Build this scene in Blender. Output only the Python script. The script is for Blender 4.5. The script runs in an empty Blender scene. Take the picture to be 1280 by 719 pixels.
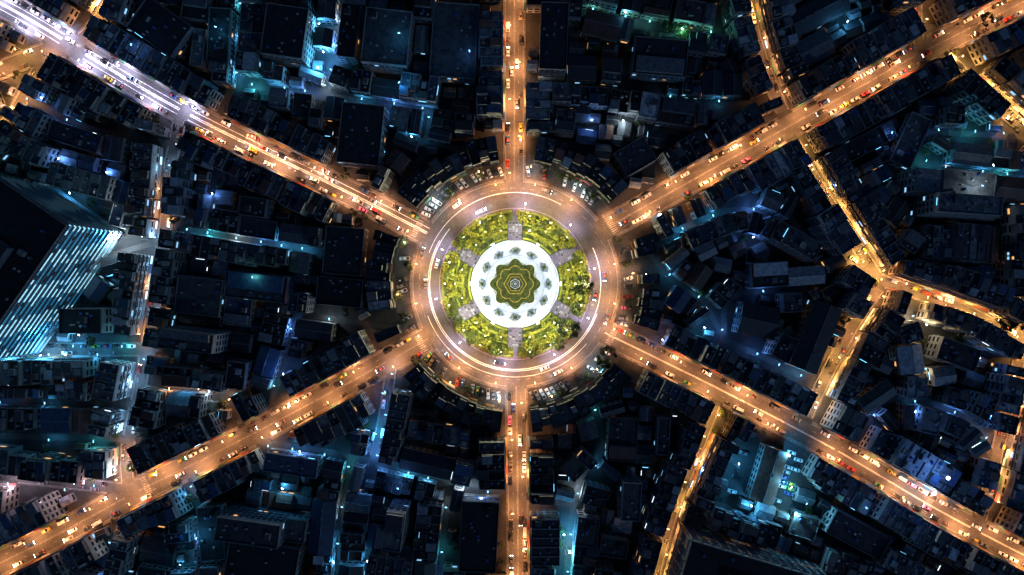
import bpy, math, random
from math import sin, cos, pi, radians, hypot, atan2, floor
from mathutils import Vector, Matrix
import numpy as np
random.seed(7)
R = random.Random(11)
S = 0.4
def W(px, py): return ((px-640)*S, (359.5-py)*S)
CX, CY = W(644, 355)
RI, RO = 38.0, 51.0      # ring road inner / outer radius

scn = bpy.context.scene
scn.view_settings.view_transform = 'Standard'
scn.view_settings.look = 'None'
scn.view_settings.exposure = 0
col = scn.collection

# ------------------------------------------------------------------ materials
MATS = {}
def mat(name, c, rough=0.8, var=0.35, scale=0.25, objvar=0.0, metal=0.0, emit=None, es=0.0, fine=0.0, spec=0.3):
    if name in MATS: return MATS[name]
    m = bpy.data.materials.new(name); m.use_nodes = True
    nt = m.node_tree; N = nt.nodes; L = nt.links
    b = N['Principled BSDF']
    b.inputs['Roughness'].default_value = rough
    b.inputs['Metallic'].default_value = metal
    b.inputs['Specular IOR Level'].default_value = spec
    geo = N.new('ShaderNodeNewGeometry')
    n1 = N.new('ShaderNodeTexNoise'); n1.inputs['Scale'].default_value = scale
    n1.inputs['Detail'].default_value = 6; n1.inputs['Roughness'].default_value = 0.65
    L.new(geo.outputs['Position'], n1.inputs['Vector'])
    mr = N.new('ShaderNodeMapRange')
    mr.inputs['From Min'].default_value = 0.3; mr.inputs['From Max'].default_value = 0.7
    mr.inputs['To Min'].default_value = 1-var; mr.inputs['To Max'].default_value = 1+var
    L.new(n1.outputs['Fac'], mr.inputs['Value'])
    val = mr.outputs['Result']
    if fine > 0:
        n2 = N.new('ShaderNodeTexNoise'); n2.inputs['Scale'].default_value = 1.7
        n2.inputs['Detail'].default_value = 4
        L.new(geo.outputs['Position'], n2.inputs['Vector'])
        m2 = N.new('ShaderNodeMapRange')
        m2.inputs['From Min'].default_value = 0.3; m2.inputs['From Max'].default_value = 0.7
        m2.inputs['To Min'].default_value = 1-fine; m2.inputs['To Max'].default_value = 1+fine
        L.new(n2.outputs['Fac'], m2.inputs['Value'])
        mm = N.new('ShaderNodeMath'); mm.operation = 'MULTIPLY'
        L.new(val, mm.inputs[0]); L.new(m2.outputs['Result'], mm.inputs[1]); val = mm.outputs[0]
    if objvar > 0:
        oi = N.new('ShaderNodeObjectInfo')
        m3 = N.new('ShaderNodeMapRange')
        m3.inputs['To Min'].default_value = 1-objvar; m3.inputs['To Max'].default_value = 1+objvar
        L.new(oi.outputs['Random'], m3.inputs['Value'])
        mm = N.new('ShaderNodeMath'); mm.operation = 'MULTIPLY'
        L.new(val, mm.inputs[0]); L.new(m3.outputs['Result'], mm.inputs[1]); val = mm.outputs[0]
    vm = N.new('ShaderNodeVectorMath'); vm.operation = 'SCALE'
    vm.inputs[0].default_value = c[:3]
    L.new(val, vm.inputs['Scale'])
    L.new(vm.outputs['Vector'], b.inputs['Base Color'])
    if emit:
        b.inputs['Emission Color'].default_value = (*emit, 1)
        b.inputs['Emission Strength'].default_value = es
        m.cycles.emission_sampling = 'NONE'
    MATS[name] = m
    return m

mat('asphalt', (0.06,0.058,0.057), 0.75, 0.45, 0.07, fine=0.25)
mat('asphalt_minor', (0.055,0.053,0.051), 0.8, 0.5, 0.12, fine=0.35)
mat('ground_concrete', (0.035,0.035,0.036), 0.9, 0.6, 0.07, fine=0.5)
mat('apron', (0.05,0.049,0.048), 0.9, 0.6, 0.1, fine=0.5)
mat('paving', (0.09,0.085,0.08), 0.85, 0.4, 0.3, fine=0.4)
mat('kerb_stone', (0.2,0.19,0.18), 0.8, 0.2, 0.5)
mat('white_paint_and_trail', (0.6,0.6,0.58), 0.6, 0.35, 0.8)  # road and kerb paint, also the lines that imitate light trails
mat('worn_paint', (0.18,0.175,0.17), 0.7, 0.6, 0.5, fine=0.5)
mat('plaza_stone', (0.50,0.53,0.60), 0.7, 0.15, 0.5, fine=0.2)
mat('plaza_band', (0.22,0.25,0.31), 0.7, 0.2, 0.5, fine=0.2)
mat('path_stone', (0.12,0.10,0.17), 0.8, 0.25, 0.6, fine=0.4)
mat('gold_flowers', (0.36,0.27,0.04), 0.8, 0.4, 0.9, fine=0.4)
mat('lawn', (0.055,0.07,0.014), 0.95, 0.55, 0.35, fine=0.5)
mat('lawn_dark', (0.03,0.045,0.015), 0.95, 0.45, 0.35, fine=0.4)
mat('bark', (0.08,0.06,0.04), 0.9, 0.3, 2)
mat('leaf_light', (0.13,0.155,0.025), 0.7, 0.3, 0.8)
mat('leaf_mid', (0.07,0.09,0.022), 0.7, 0.3, 0.8)
mat('leaf_dark', (0.028,0.045,0.018), 0.7, 0.3, 0.8)
mat('leaf_yellow', (0.26,0.25,0.025), 0.7, 0.3, 0.8)
mat('water', (0.03,0.06,0.07), 0.08, 0.1, 1, spec=0.6)
mat('marble', (0.6,0.6,0.58), 0.5, 0.1, 1)
WALLS = []
for i,c in enumerate([(0.25,0.24,0.23),(0.2,0.2,0.21),(0.3,0.27,0.22),(0.16,0.17,0.19),(0.32,0.31,0.29),(0.22,0.18,0.15)]):
    mat('wall_%d'%i, c, 0.85, 0.3, 0.3, fine=0.2); WALLS.append('wall_%d'%i)
mat('wall_dark', (0.09,0.08,0.07), 0.9, 0.6, 0.3, fine=0.4)  # darker wall variant for the curved rows
ROOFS = []
for i,(c,v) in enumerate([((0.09,0.09,0.092),.6),((0.05,0.052,0.054),.6),((0.18,0.18,0.18),.5),((0.08,0.055,0.045),.5),((0.022,0.024,0.026),.5),((0.34,0.34,0.33),.5),((0.045,0.05,0.048),.5),((0.04,0.05,0.075),.4)]):
    mat('roof_%d'%i, c, 0.75, v, 0.35, objvar=0.6, fine=0.4); ROOFS.append('roof_%d'%i)
ROOFW = [4,5,2.4,1.4,6.5,1.2,1.2,1.5]
METR = []
for i,c in enumerate([(0.09,0.092,0.095),(0.28,0.29,0.30),(0.13,0.055,0.035),(0.03,0.06,0.12),(0.03,0.032,0.035),(0.04,0.07,0.06)]):
    mat('sheet_metal_%d'%i, c, 0.5, 0.5, 0.5, objvar=0.5, fine=0.3, metal=0.0, spec=0.5); METR.append('sheet_metal_%d'%i)
METW = [4,1.8,1.6,1.6,4.5,.8]
mat('parapet', (0.19,0.19,0.185), 0.85, 0.4, 0.5, objvar=0.4)
mat('parapet_dark', (0.07,0.068,0.065), 0.85, 0.5, 0.5)  # darker parapet variant for the curved rows
mat('steel', (0.2,0.21,0.22), 0.45, 0.2, 1, metal=0.3)
mat('tank_steel', (0.5,0.5,0.5), 0.35, 0.1, 1, metal=0.8)
mat('tank_blue', (0.04,0.10,0.25), 0.5, 0.1, 1)
mat('ac_white', (0.5,0.5,0.48), 0.6, 0.2, 1)
mat('dark_metal', (0.03,0.03,0.03), 0.6, 0.2, 1)
mat('glass_dark', (0.015,0.02,0.025), 0.12, 0.2, 1, spec=0.6)
mat('tower_wall', (0.17,0.2,0.22), 0.7, 0.2, 0.3)
mat('win_warm', (0.1,0.08,0.05), 0.3, 0.2, 1, emit=(1,0.5,0.17), es=1.1)
mat('win_cyan', (0.1,0.1,0.1), 0.3, 0.2, 1, emit=(0.3,0.65,1.0), es=1.1)
mat('win_tower', (0.1,0.1,0.1), 0.3, 0.2, 1, emit=(0.35,0.78,1.0), es=1.25)
mat('win_tower_dim', (0.1,0.1,0.1), 0.3, 0.2, 1, emit=(0.02,0.25,0.48), es=.7)
mat('shopfront', (0.1,0.08,0.05), 0.3, 0.2, 1, emit=(1,0.6,0.26), es=1.8)
mat('shopfront_cool', (0.1,0.1,0.1), 0.3, 0.2, 1, emit=(0.5,0.8,1.0), es=1.8)
AWN = []
for i,c in enumerate([(0.2,0.04,0.03),(0.04,0.1,0.22),(0.2,0.18,0.15),(0.04,0.12,0.07),(0.3,0.29,0.27),(0.2,0.12,0.03)]):
    mat('awning_%d'%i, c, 0.8, 0.2, 1); AWN.append('awning_%d'%i)
mat('lens_orange', (0.8,0.5,0.2), 0.4, 0.0, 1, emit=(1,0.6,0.25), es=12)
mat('lens_white', (0.8,0.8,0.8), 0.4, 0.0, 1, emit=(0.75,0.9,1.0), es=16)
mat('lens_globe', (0.8,0.8,0.8), 0.4, 0.0, 1, emit=(0.6,0.8,1.0), es=14)
mat('lens_cyan', (0.6,0.8,0.8), 0.4, 0.0, 1, emit=(0.3,0.75,1.0), es=6)
mat('tube_cyan', (0.6,0.8,0.8), 0.4, 0.0, 1, emit=(0.15,0.6,1.0), es=3)
mat('tube_white', (0.6,0.8,0.8), 0.4, 0.0, 1, emit=(0.7,0.85,1.0), es=3)
mat('headlight', (0.8,0.8,0.8), 0.3, 0.0, 1, emit=(1.0,0.95,0.88), es=16)
mat('taillight', (0.4,0.02,0.02), 0.3, 0.0, 1, emit=(1.0,0.05,0.03), es=6)
mat('lamp_off', (0.5,0.5,0.5), 0.2, 0.0, 1)
mat('tail_off', (0.25,0.02,0.02), 0.3, 0.0, 1)
mat('tyre', (0.02,0.02,0.02), 0.9, 0.1, 1)

# ------------------------------------------------------------------ mesh builder
class MB:
    def __init__(s): s.v=[]; s.f=[]; s.m=[]; s.mats=[]; s.mi={}
    def mid(s,n):
        if n not in s.mi: s.mi[n]=len(s.mats); s.mats.append(n)
        return s.mi[n]
    def face(s, pts, m):
        b=len(s.v); s.v.extend(pts); s.f.append(tuple(range(b,b+len(pts)))); s.m.append(s.mid(m))
    def prism(s, poly, z0, z1, ms, mt=None, bottom=False):
        n=len(poly); b=len(s.v)
        zz1 = z1 if isinstance(z1,(list,tuple)) else [z1]*n
        s.v.extend([(p[0],p[1],z0) for p in poly]); s.v.extend([(p[0],p[1],z) for p,z in zip(poly,zz1)])
        a=s.mid(ms)
        for i in range(n):
            j=(i+1)%n
            s.f.append((b+i,b+j,b+n+j,b+n+i)); s.m.append(a)
        s.f.append(tuple(b+n+i for i in range(n))); s.m.append(s.mid(mt or ms))
        if bottom:
            s.f.append(tuple(b+i for i in range(n-1,-1,-1))); s.m.append(a)
    def box(s, cx, cy, sx, sy, z0, z1, m, mt=None, ang=0, bottom=False):
        c,d=cos(ang),sin(ang)
        P=[(cx+x*c-y*d, cy+x*d+y*c) for x,y in ((-sx/2,-sy/2),(sx/2,-sy/2),(sx/2,sy/2),(-sx/2,sy/2))]
        s.prism(P,z0,z1,m,mt,bottom)
    def cyl(s, cx, cy, r, z0, z1, m, n=8, r2=None):
        r2 = r if r2 is None else r2
        b=len(s.v); a=s.mid(m)
        s.v.extend([(cx+r*cos(2*pi*i/n),cy+r*sin(2*pi*i/n),z0) for i in range(n)])
        s.v.extend([(cx+r2*cos(2*pi*i/n),cy+r2*sin(2*pi*i/n),z1) for i in range(n)])
        for i in range(n):
            j=(i+1)%n; s.f.append((b+i,b+j,b+n+j,b+n+i)); s.m.append(a)
        s.f.append(tuple(b+n+i for i in range(n))); s.m.append(a)
    def tube(s, p, q, r1, r2, m, n=6):
        p=np.array(p,float); q=np.array(q,float); d=q-p; d/=np.linalg.norm(d)
        u=np.cross(d,(0,0,1) if abs(d[2])<0.9 else (1,0,0)); u/=np.linalg.norm(u); w=np.cross(d,u)
        b=len(s.v); a=s.mid(m)
        for c,r in ((p,r1),(q,r2)):
            for i in range(n):
                t=2*pi*i/n; s.v.append(tuple(c+u*r*cos(t)+w*r*sin(t)))
        for i in range(n):
            j=(i+1)%n; s.f.append((b+i,b+j,b+n+j,b+n+i)); s.m.append(a)
        s.f.append(tuple(b+n+i for i in range(n))); s.m.append(a)
        s.f.append(tuple(b+i for i in range(n-1,-1,-1))); s.m.append(a)
    def edgebox(s, p, q, t, z0, z1, m):
        dx,dy=q[0]-p[0],q[1]-p[1]; l=hypot(dx,dy) or 1; nx,ny=-dy/l*t/2,dx/l*t/2
        s.prism([(p[0]-nx,p[1]-ny),(q[0]-nx,q[1]-ny),(q[0]+nx,q[1]+ny),(p[0]+nx,p[1]+ny)],z0,z1,m)
    def mesh(s, name):
        me=bpy.data.meshes.new(name)
        me.from_pydata(s.v,[],s.f)
        for n in s.mats: me.materials.append(MATS[n])
        me.polygons.foreach_set('material_index', s.m)
        me.update()
        return me
    def obj(s, name, loc=(0,0,0), rz=0):
        o=bpy.data.objects.new(name, s.mesh(name)); o.location=loc; o.rotation_euler=(0,0,rz)
        col.objects.link(o); return o

def inst(me, name, loc, rz=0, sc=1):
    o=bpy.data.objects.new(name, me); o.location=loc; o.rotation_euler=(0,0,rz)
    o.scale=(sc,)*3 if not isinstance(sc,tuple) else sc
    col.objects.link(o); return o

# ------------------------------------------------------------------ roads
def smooth(pts, step=2.0):
    P=[np.array(W(*p)) for p in pts]
    if len(P)==2:
        out=P
    else:
        Q=[2*P[0]-P[1]]+P+[2*P[-1]-P[-2]]; out=[]
        for i in range(1,len(Q)-2):
            for k in range(12):
                t=k/12; a,b,c,d=Q[i-1],Q[i],Q[i+1],Q[i+2]
                out.append(0.5*((2*b)+(-a+c)*t+(2*a-5*b+4*c-d)*t*t+(-a+3*b-3*c+d)*t**3))
        out.append(P[-1])
    L=[0]
    for i in range(1,len(out)): L.append(L[-1]+np.linalg.norm(out[i]-out[i-1]))
    n=max(2,int(L[-1]/step)); r=[]
    for k in range(n+1):
        d=L[-1]*k/n; i=min(int(np.searchsorted(L,d,side='right'))-1,len(out)-2); i=max(i,0)
        t=(d-L[i])/max(L[i+1]-L[i],1e-6); r.append(out[i]*(1-t)+out[i+1]*t)
    r=np.array(r); tg=np.gradient(r,axis=0); tg/=np.linalg.norm(tg,axis=1)[:,None]
    return r,tg
ROADS=[]
def road(pts, w, kind, sw, lamp, sp, e=1.0, cars=0.5):
    r,t=smooth(pts)
    ROADS.append(dict(p=r,t=t,hw=w/2,kind=kind,sw=sw,lamp=lamp,sp=sp,e=e,cars=cars))
road([(-90,-42),(0,4),(60,38),(130,82),(230,140),(330,190),(430,238),(535,292)],11,'main',1.6,'A',18)
road([(643,-60),(643,100),(643,240)],8.6,'main',1.3,'O',18)
road([(1370,-45),(1280,2),(1150,67),(1060,117),(900,206),(760,284)],10.6,'main',1.6,'O',18)
road([(1370,738),(1280,694),(1170,636),(1040,560),(900,487),(756,416)],11,'main',1.6,'O',18)
road([(648,780),(647,600),(645,470)],9,'main',1.3,'O',18)
road([(-80,745),(0,704),(80,664),(165,618),(270,566),(400,498),(535,424)],11,'main',1.6,'O',18)
# orange secondary streets
road([(925,-60),(932,0),(950,70),(978,140)],5.6,'minor',1.0,'O',15,.8)
road([(992,178),(1020,228),(1050,275),(1095,345)],5.2,'minor',.9,'Y',12,1.2)
road([(1060,325),(1095,347),(1150,368),(1215,392),(1300,440)],5,'minor',.9,'Y',12,1.2)
road([(1182,72),(1220,108),(1290,170),(1340,215)],5.5,'minor',.9,'Y',11,1.3)
road([(1150,-50),(1145,20),(1150,66)],4.6,'minor',.8,'O',14,.7)
road([(1098,360),(1070,400),(1040,455),(1008,520)],5.4,'minor',.9,'Y',12,1.0)
road([(893,505),(868,570),(845,625),(822,700),(810,760)],5.2,'minor',.9,'Y',12,.9)
road([(1222,660),(1235,610),(1252,540),(1275,440),(1285,330),(1283,270)],5.4,'minor',.9,'O',12,.9)
road([(-60,110),(0,88),(60,64),(100,55),(140,5),(160,-60)],8,'minor',1.2,'O',12,1.2)
road([(-40,210),(5,160),(45,95),(60,60)],5.5,'minor',1.0,'Y',11,1.1)
road([(228,140),(222,165),(213,210),(210,260),(201,330),(190,400),(176,480),(160,560),(160,615)],5.5,'minor',1.0,'M',12,1.0)
road([(-60,440),(40,437),(185,437)],5.5,'minor',1.0,'C',12,1.6)
road([(-60,590),(30,597),(160,612)],5,'minor',1.0,'P',14,.9)
road([(165,620),(150,670),(130,760)],4.5,'minor',.8,'C',18,.5)
road([(490,455),(480,520),(466,585)],4.5,'minor',.8,'C',11,1.5)
# alleys
for pts,l,sp,e in [
 ([(308,-50),(303,60),(298,130)],'C',18,.5), ([(434,-50),(425,60),(405,125)],'C',11,1.3),
 ([(310,108),(420,122),(540,140)],'C',15,.9), ([(540,140),(528,190),(500,230)],'C',18,.4),
 ([(225,285),(310,300),(392,313)],'C',13,.8), ([(370,392),(440,402),(500,412)],'C',15,.8),
 ([(372,395),(358,450),(340,500)],'C',17,.6), ([(205,480),(290,492),(300,530)],'M',16,.4),
 ([(325,552),(400,563),(470,578),(625,614)],'C',14,.9), ([(440,575),(428,650),(420,760)],'C',18,.6),
 ([(240,590),(255,640),(262,760)],'C',15,.8), ([(725,598),(714,650),(705,760)],'C',10,1.3),
 ([(662,622),(722,632)],'C',18,.5), ([(905,425),(950,445),(1000,470)],'C',13,.9),
 ([(905,430),(915,372),(1010,360)],'C',18,.6), ([(800,300),(835,345),(880,380),(905,425)],'C',18,.6),
 ([(1160,160),(1152,205),(1300,225)],'C',15,.8), ([(1160,165),(1300,172)],'C',16,.8),
 ([(665,108),(760,112),(860,128),(940,130)],'C',22,.45), ([(735,15),(800,30),(905,48)],'G',14,.6),
 ([(1128,380),(1142,420),(1150,470)],'W',14,.7), ([(1050,560),(1110,500),(1200,520),(1240,570)],'C',20,.5),
 ([(20,350),(100,330),(205,300)],'C',18,.5), ([(740,500),(752,560),(720,600)],'C',30,.2),
 ([(840,290),(930,262),(1010,300)],'C',18,.7), ([(560,620),(552,700),(548,760)],'C',20,.6),
 ([(30,120),(110,160),(215,180)],'C',22,.4), ([(0,500),(170,505)],'C',22,.5), ([(0,545),(165,550)],'C',22,.5)]:
    road(pts,2.8,'alley',0,l,sp,e)

SEG_A=[];SEG_B=[];SEG_H=[];SEG_I=[]
for i,rd in enumerate(ROADS):
    p=rd['p'][::2] if len(rd['p'])>4 else rd['p']
    if not np.allclose(p[-1],rd['p'][-1]): p=np.vstack([p,rd['p'][-1]])
    for a,b in zip(p[:-1],p[1:]):
        SEG_A.append(a);SEG_B.append(b);SEG_H.append(rd['hw']);SEG_I.append(i)
SEG_A=np.array(SEG_A);SEG_B=np.array(SEG_B);SEG_H=np.array(SEG_H);SEG_I=np.array(SEG_I)
SEG_SW=np.array([ROADS[i]['sw'] for i in SEG_I]); SEG_D=SEG_B-SEG_A; SEG_L2=(SEG_D**2).sum(1)
def clr(x,y,skip=-1,sw=False):
    ap=np.array((x,y))-SEG_A
    t=np.clip((ap*SEG_D).sum(1)/SEG_L2,0,1)
    d=np.hypot(*(ap-SEG_D*t[:,None]).T)-SEG_H
    if sw: d=d-SEG_SW
    if skip>=0: d=np.where(SEG_I==skip,1e9,d)
    return d.min()
def rc(x,y): return hypot(x-CX,y-CY)

mb=MB(); G=1500
mb.face([(-G,-G,0),(G,-G,0),(G,G,0),(-G,G,0)],'ground_concrete'); mb.obj('ground')

def ribbon(mb,p,t,o0,o1,z,m,i0=0,i1=None):
    i1=len(p) if i1 is None else i1
    for i in range(i0,min(i1,len(p))-1):
        n0=np.array((-t[i][1],t[i][0])); n1=np.array((-t[i+1][1],t[i+1][0]))
        a=p[i]+n0*o0; b=p[i+1]+n1*o0; c=p[i+1]+n1*o1; d=p[i]+n0*o1
        mb.face([(*a,z),(*b,z),(*c,z),(*d,z)],m)
nR=len(ROADS)
for i,rd in enumerate(ROADS):
    z=0.004*(nR-i)+0.004; rd['z']=z
    p,t,hw=rd['p'],rd['t'],rd['hw']
    mb=MB(); ribbon(mb,p,t,-hw,hw,z,'asphalt' if rd['kind']=='main' else 'asphalt_minor')
    mb.obj('road' if rd['kind']!='alley' else 'alley_pavement')
ZT=0.004*(nR+1)+0.004
def annulus(mb,r0,r1,z,m,n=180,a0=0,a1=2*pi,cx=CX,cy=CY):
    for k in range(n):
        a=a0+(a1-a0)*k/n; b=a0+(a1-a0)*(k+1)/n
        mb.face([(cx+r0*cos(a),cy+r0*sin(a),z),(cx+r1*cos(a),cy+r1*sin(a),z),(cx+r1*cos(b),cy+r1*sin(b),z),(cx+r0*cos(b),cy+r0*sin(b),z)],m)
mb=MB(); annulus(mb,RI-0.5,RO,ZT,'asphalt'); mb.obj('roundabout_road')
mb=MB(); annulus(mb,RO,60.5,0.003,'apron'); mb.obj('pavement_apron')

# sidewalks
for i,rd in enumerate(ROADS):
    if rd['sw']<=0: continue
    p,t,hw,sw=rd['p'],rd['t'],rd['hw'],rd['sw']; zt=ZT+0.10+0.003*i
    mb=MB()
    for sd in (1,-1):
        for k in range(len(p)-1):
            n0=np.array((-t[k][1],t[k][0]))*sd; n1=np.array((-t[k+1][1],t[k+1][0]))*sd
            q=[p[k]+n0*hw,p[k+1]+n1*hw,p[k+1]+n1*(hw+sw),p[k]+n0*(hw+sw)]
            mx,my=sum(q)/4
            if clr(mx,my,i)<sw*0.5+.2 or rc(mx,my)<RO+1.2: continue
            kk=[p[k]+n0*(hw+.18),p[k+1]+n1*(hw+.18)]
            mb.face([(*kk[0],zt),(*kk[1],zt),(*q[2],zt),(*q[3],zt)],'paving')
            mb.face([(*q[0],zt),(*q[1],zt),(*kk[1],zt),(*kk[0],zt)],'kerb_stone')
            mb.face([(*q[0],0),(*q[1],0),(*q[1],zt),(*q[0],zt)],'kerb_stone')
            mb.face([(*q[3],0),(*q[2],0),(*q[2],zt),(*q[3],zt)],'paving')
    if mb.f: mb.obj('sidewalk')
mb=MB(); n=240; zt=ZT+0.12
for k in range(n):
    a,b=2*pi*k/n,2*pi*(k+1)/n; am=(a+b)/2
    if clr(CX+52.5*cos(am),CY+52.5*sin(am))<0.3: continue
    P=lambda r,a,z:(CX+r*cos(a),CY+r*sin(a),z)
    mb.face([P(RO,a,zt),P(RO+.2,a,zt),P(RO+.2,b,zt),P(RO,b,zt)],'kerb_stone')
    mb.face([P(RO+.2,a,zt),P(RO+1.8,a,zt),P(RO+1.8,b,zt),P(RO+.2,b,zt)],'paving')
    mb.face([P(RO,a,0),P(RO,b,0),P(RO,b,zt),P(RO,a,zt)],'kerb_stone')
    mb.face([P(RO+1.8,a,0),P(RO+1.8,b,0),P(RO+1.8,b,zt),P(RO+1.8,a,zt)],'kerb_stone')
mb.obj('sidewalk')

# markings, and white lines standing in for traffic light trails
mb=MB()
for i,rd in enumerate(ROADS[:6]):
    p,t,hw,z=rd['p'],rd['t'],rd['hw'],rd['z']+0.004
    for k in range(len(p)-1):
        x,y=p[k]
        if clr(x,y,i)<1 or rc(x,y)<RO-2: continue
        if i==0:
            for o in (-.4,.4): ribbon(mb,p,t,o-.17,o+.17,z,'white_paint_and_trail' ,k,k+2)  # light trails of the first avenue, drawn as white lines
            if x<20: ribbon(mb,p,t,2.5,2.72,z,'white_paint_and_trail',k,k+2)
            if x<-150: ribbon(mb,p,t,-2.72,-2.5,z,'white_paint_and_trail',k,k+2)
        else:
            for o in (-.22,.22): ribbon(mb,p,t,o-.08,o+.08,z,'worn_paint' if i!=3 else 'white_paint_and_trail',k,k+2)
        if k%4==0:
            for o in (-hw*.5,hw*.5):
                if i==0 and (o>0 or x<-150): continue
                ribbon(mb,p,t,o-.08,o+.08,z,'worn_paint',k,k+2)
    if i in (1,4): continue
    for k in range(len(p)-1,0,-1):
        if rc(*p[k])>RO+3.5: break
    n0=np.array((-t[k][1],t[k][0])); tt=t[k]; o=-hw+.8
    while o<hw-.8:
        q=[p[k]+n0*o-tt*1.5,p[k]+n0*(o+.5)-tt*1.5,p[k]+n0*(o+.5)+tt*1.5,p[k]+n0*o+tt*1.5]
        mb.face([(*a,z+.004) for a in q],'worn_paint'); o+=1.05
mb.obj('road_marking_and_trail')
mb=MB(); zm=ZT+.004
annulus(mb,42.6,42.9,zm,'white_paint_and_trail',150,radians(140),radians(385))  # solid white arcs imitate the light trails around the ring
annulus(mb,43.4,43.65,zm,'white_paint_and_trail',150,radians(150),radians(340))
annulus(mb,45.6,45.85,zm,'white_paint_and_trail',100,radians(60),radians(160))
annulus(mb,46.4,46.6,zm,'white_paint_and_trail',100,radians(200),radians(320))
for k in range(60):
    a=2*pi*k/60
    annulus(mb,47.8,47.96,zm,'worn_paint',3,a,a+2*pi/120)
mb.obj('lane_marking_and_trail')
mb=MB()
for (px,py,ri) in [(183,609,5),(1160,630,3)]:
    rd=ROADS[ri]; x,y=W(px,py); k=int(np.argmin(np.hypot(rd['p'][:,0]-x,rd['p'][:,1]-y)))
    p,t,hw=rd['p'][k],rd['t'][k],rd['hw']; n0=np.array((-t[1],t[0])); o=-hw+.6; z=rd['z']+.012
    while o<hw-.8:
        q=[p+n0*o-t*1.6,p+n0*(o+.5)-t*1.6,p+n0*(o+.5)+t*1.6,p+n0*o+t*1.6]
        mb.face([(*a,z) for a in q],'worn_paint'); o+=1.05
mb.obj('crosswalk_marking')

# ------------------------------------------------------------------ building units
def bil(P,u,v):
    a=(P[0][0]*(1-u)+P[1][0]*u, P[0][1]*(1-u)+P[1][1]*u); b=(P[3][0]*(1-u)+P[2][0]*u, P[3][1]*(1-u)+P[2][1]*u)
    return (a[0]*(1-v)+b[0]*v, a[1]*(1-v)+b[1]*v)
def facade(mb,p,q,h,fl,wall_lit=0.08,shop=0.0,awn=False,ledge=True,bay=2.2,cool=.4,pm='parapet'):
    dx,dy=q[0]-p[0],q[1]-p[1]; l=hypot(dx,dy)
    if l<1.5: return
    ux,uy=dx/l,dy/l; nx,ny=uy,-ux
    nb=max(1,int(l/bay)); bw=l/nb; nf=max(1,int(h/fl))
    for f in range(nf):
        z=f*fl
        if f==0 and shop>0:
            if R.random()<shop:
                m='shopfront' if R.random()>cool else 'shopfront_cool'
            else: m='steel'
            a,b=.25,l-.25
            mb.face([(p[0]+ux*a+nx*.04,p[1]+uy*a+ny*.04,.25),(p[0]+ux*b+nx*.04,p[1]+uy*b+ny*.04,.25),(p[0]+ux*b+nx*.04,p[1]+uy*b+ny*.04,2.6),(p[0]+ux*a+nx*.04,p[1]+uy*a+ny*.04,2.6)],m)
            continue
        for k in range(nb):
            a=k*bw+bw*.18; b=(k+1)*bw-bw*.18
            r=R.random(); m='glass_dark' if r>wall_lit else ('win_cyan' if R.random()<cool else 'win_warm')
            z0=z+.9; z1=z+2.35
            mb.face([(p[0]+ux*a+nx*.04,p[1]+uy*a+ny*.04,z0),(p[0]+ux*b+nx*.04,p[1]+uy*b+ny*.04,z0),(p[0]+ux*b+nx*.04,p[1]+uy*b+ny*.04,z1),(p[0]+ux*a+nx*.04,p[1]+uy*a+ny*.04,z1)],m)
        if ledge and f>0:
            e=.55
            mb.prism([(p[0]+nx*.01,p[1]+ny*.01),(q[0]+nx*.01,q[1]+ny*.01),(q[0]+nx*e,q[1]+ny*e),(p[0]+nx*e,p[1]+ny*e)][::-1],z-.12,z+.12,pm,bottom=True)
    if R.random()<.026*(1.6 if cool>.4 else .6):
        a=R.uniform(.3,l*.4); b=min(l-.3,a+R.uniform(1.5,5)); z=R.choice([h-.5,h-.5,3.0,h*.6]); m=R.choice(['tube_cyan','tube_cyan','tube_white'])
        mb.prism([(p[0]+ux*a+nx*.06,p[1]+uy*a+ny*.06),(p[0]+ux*a+nx*.22,p[1]+uy*a+ny*.22),(p[0]+ux*b+nx*.22,p[1]+uy*b+ny*.22),(p[0]+ux*b+nx*.06,p[1]+uy*b+ny*.06)],z,z+.15,m,bottom=True)
    if awn:
        m=R.choice(AWN); e=R.uniform(1.0,1.6)
        mb.face([(p[0]+nx*.02,p[1]+ny*.02,3.3),(p[0]+nx*e,p[1]+ny*e,2.8),(q[0]+nx*e,q[1]+ny*e,2.8),(q[0]+nx*.02,q[1]+ny*.02,3.3)],m)
def roofstuff(mb,P,h,dens=1.0):
    lx=hypot(P[1][0]-P[0][0],P[1][1]-P[0][1]); ly=hypot(P[3][0]-P[0][0],P[3][1]-P[0][1])
    ang=atan2(P[1][1]-P[0][1],P[1][0]-P[0][0])
    used=[]
    def spot(r):
        for _ in range(6):
            u,v=R.uniform(r/lx+.05,.95-r/lx) if lx>2.4*r else .5, R.uniform(r/ly+.05,.95-r/ly) if ly>2.4*r else .5
            c=bil(P,u,v)
            if all(hypot(c[0]-a[0],c[1]-a[1])>r+a[2] for a in used): used.append((*c,r)); return c
        return None
    area=lx*ly
    if R.random()<.5 and lx>3.4:
        c=spot(1.6)
        if c: mb.box(*c,2.4,R.uniform(2.4,3.2),h-.01,h+2.3,R.choice(WALLS),R.choice(ROOFS),ang)
    for _ in range(int(R.uniform(0,1.6)+min(area,250)*dens*.011)):
        c=spot(.7)
        if c:
            k=R.random()
            if k<.5: mb.cyl(*c,.6,h+.3,h+1.9,'tank_steel',8); mb.box(*c,1.0,1.0,h-.01,h+.3,'dark_metal')
            else: mb.cyl(*c,.65,h-.01,h+1.4,'tank_blue',8)
    for _ in range(int(R.uniform(0,2)+min(area,300)*dens*.013)):
        c=spot(.6)
        if c: mb.box(*c,.95,.7,h+.1,h+.85,'ac_white','ac_white',ang,True); mb.cyl(*c,.28,h+.85,h+.88,'dark_metal',6)
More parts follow.
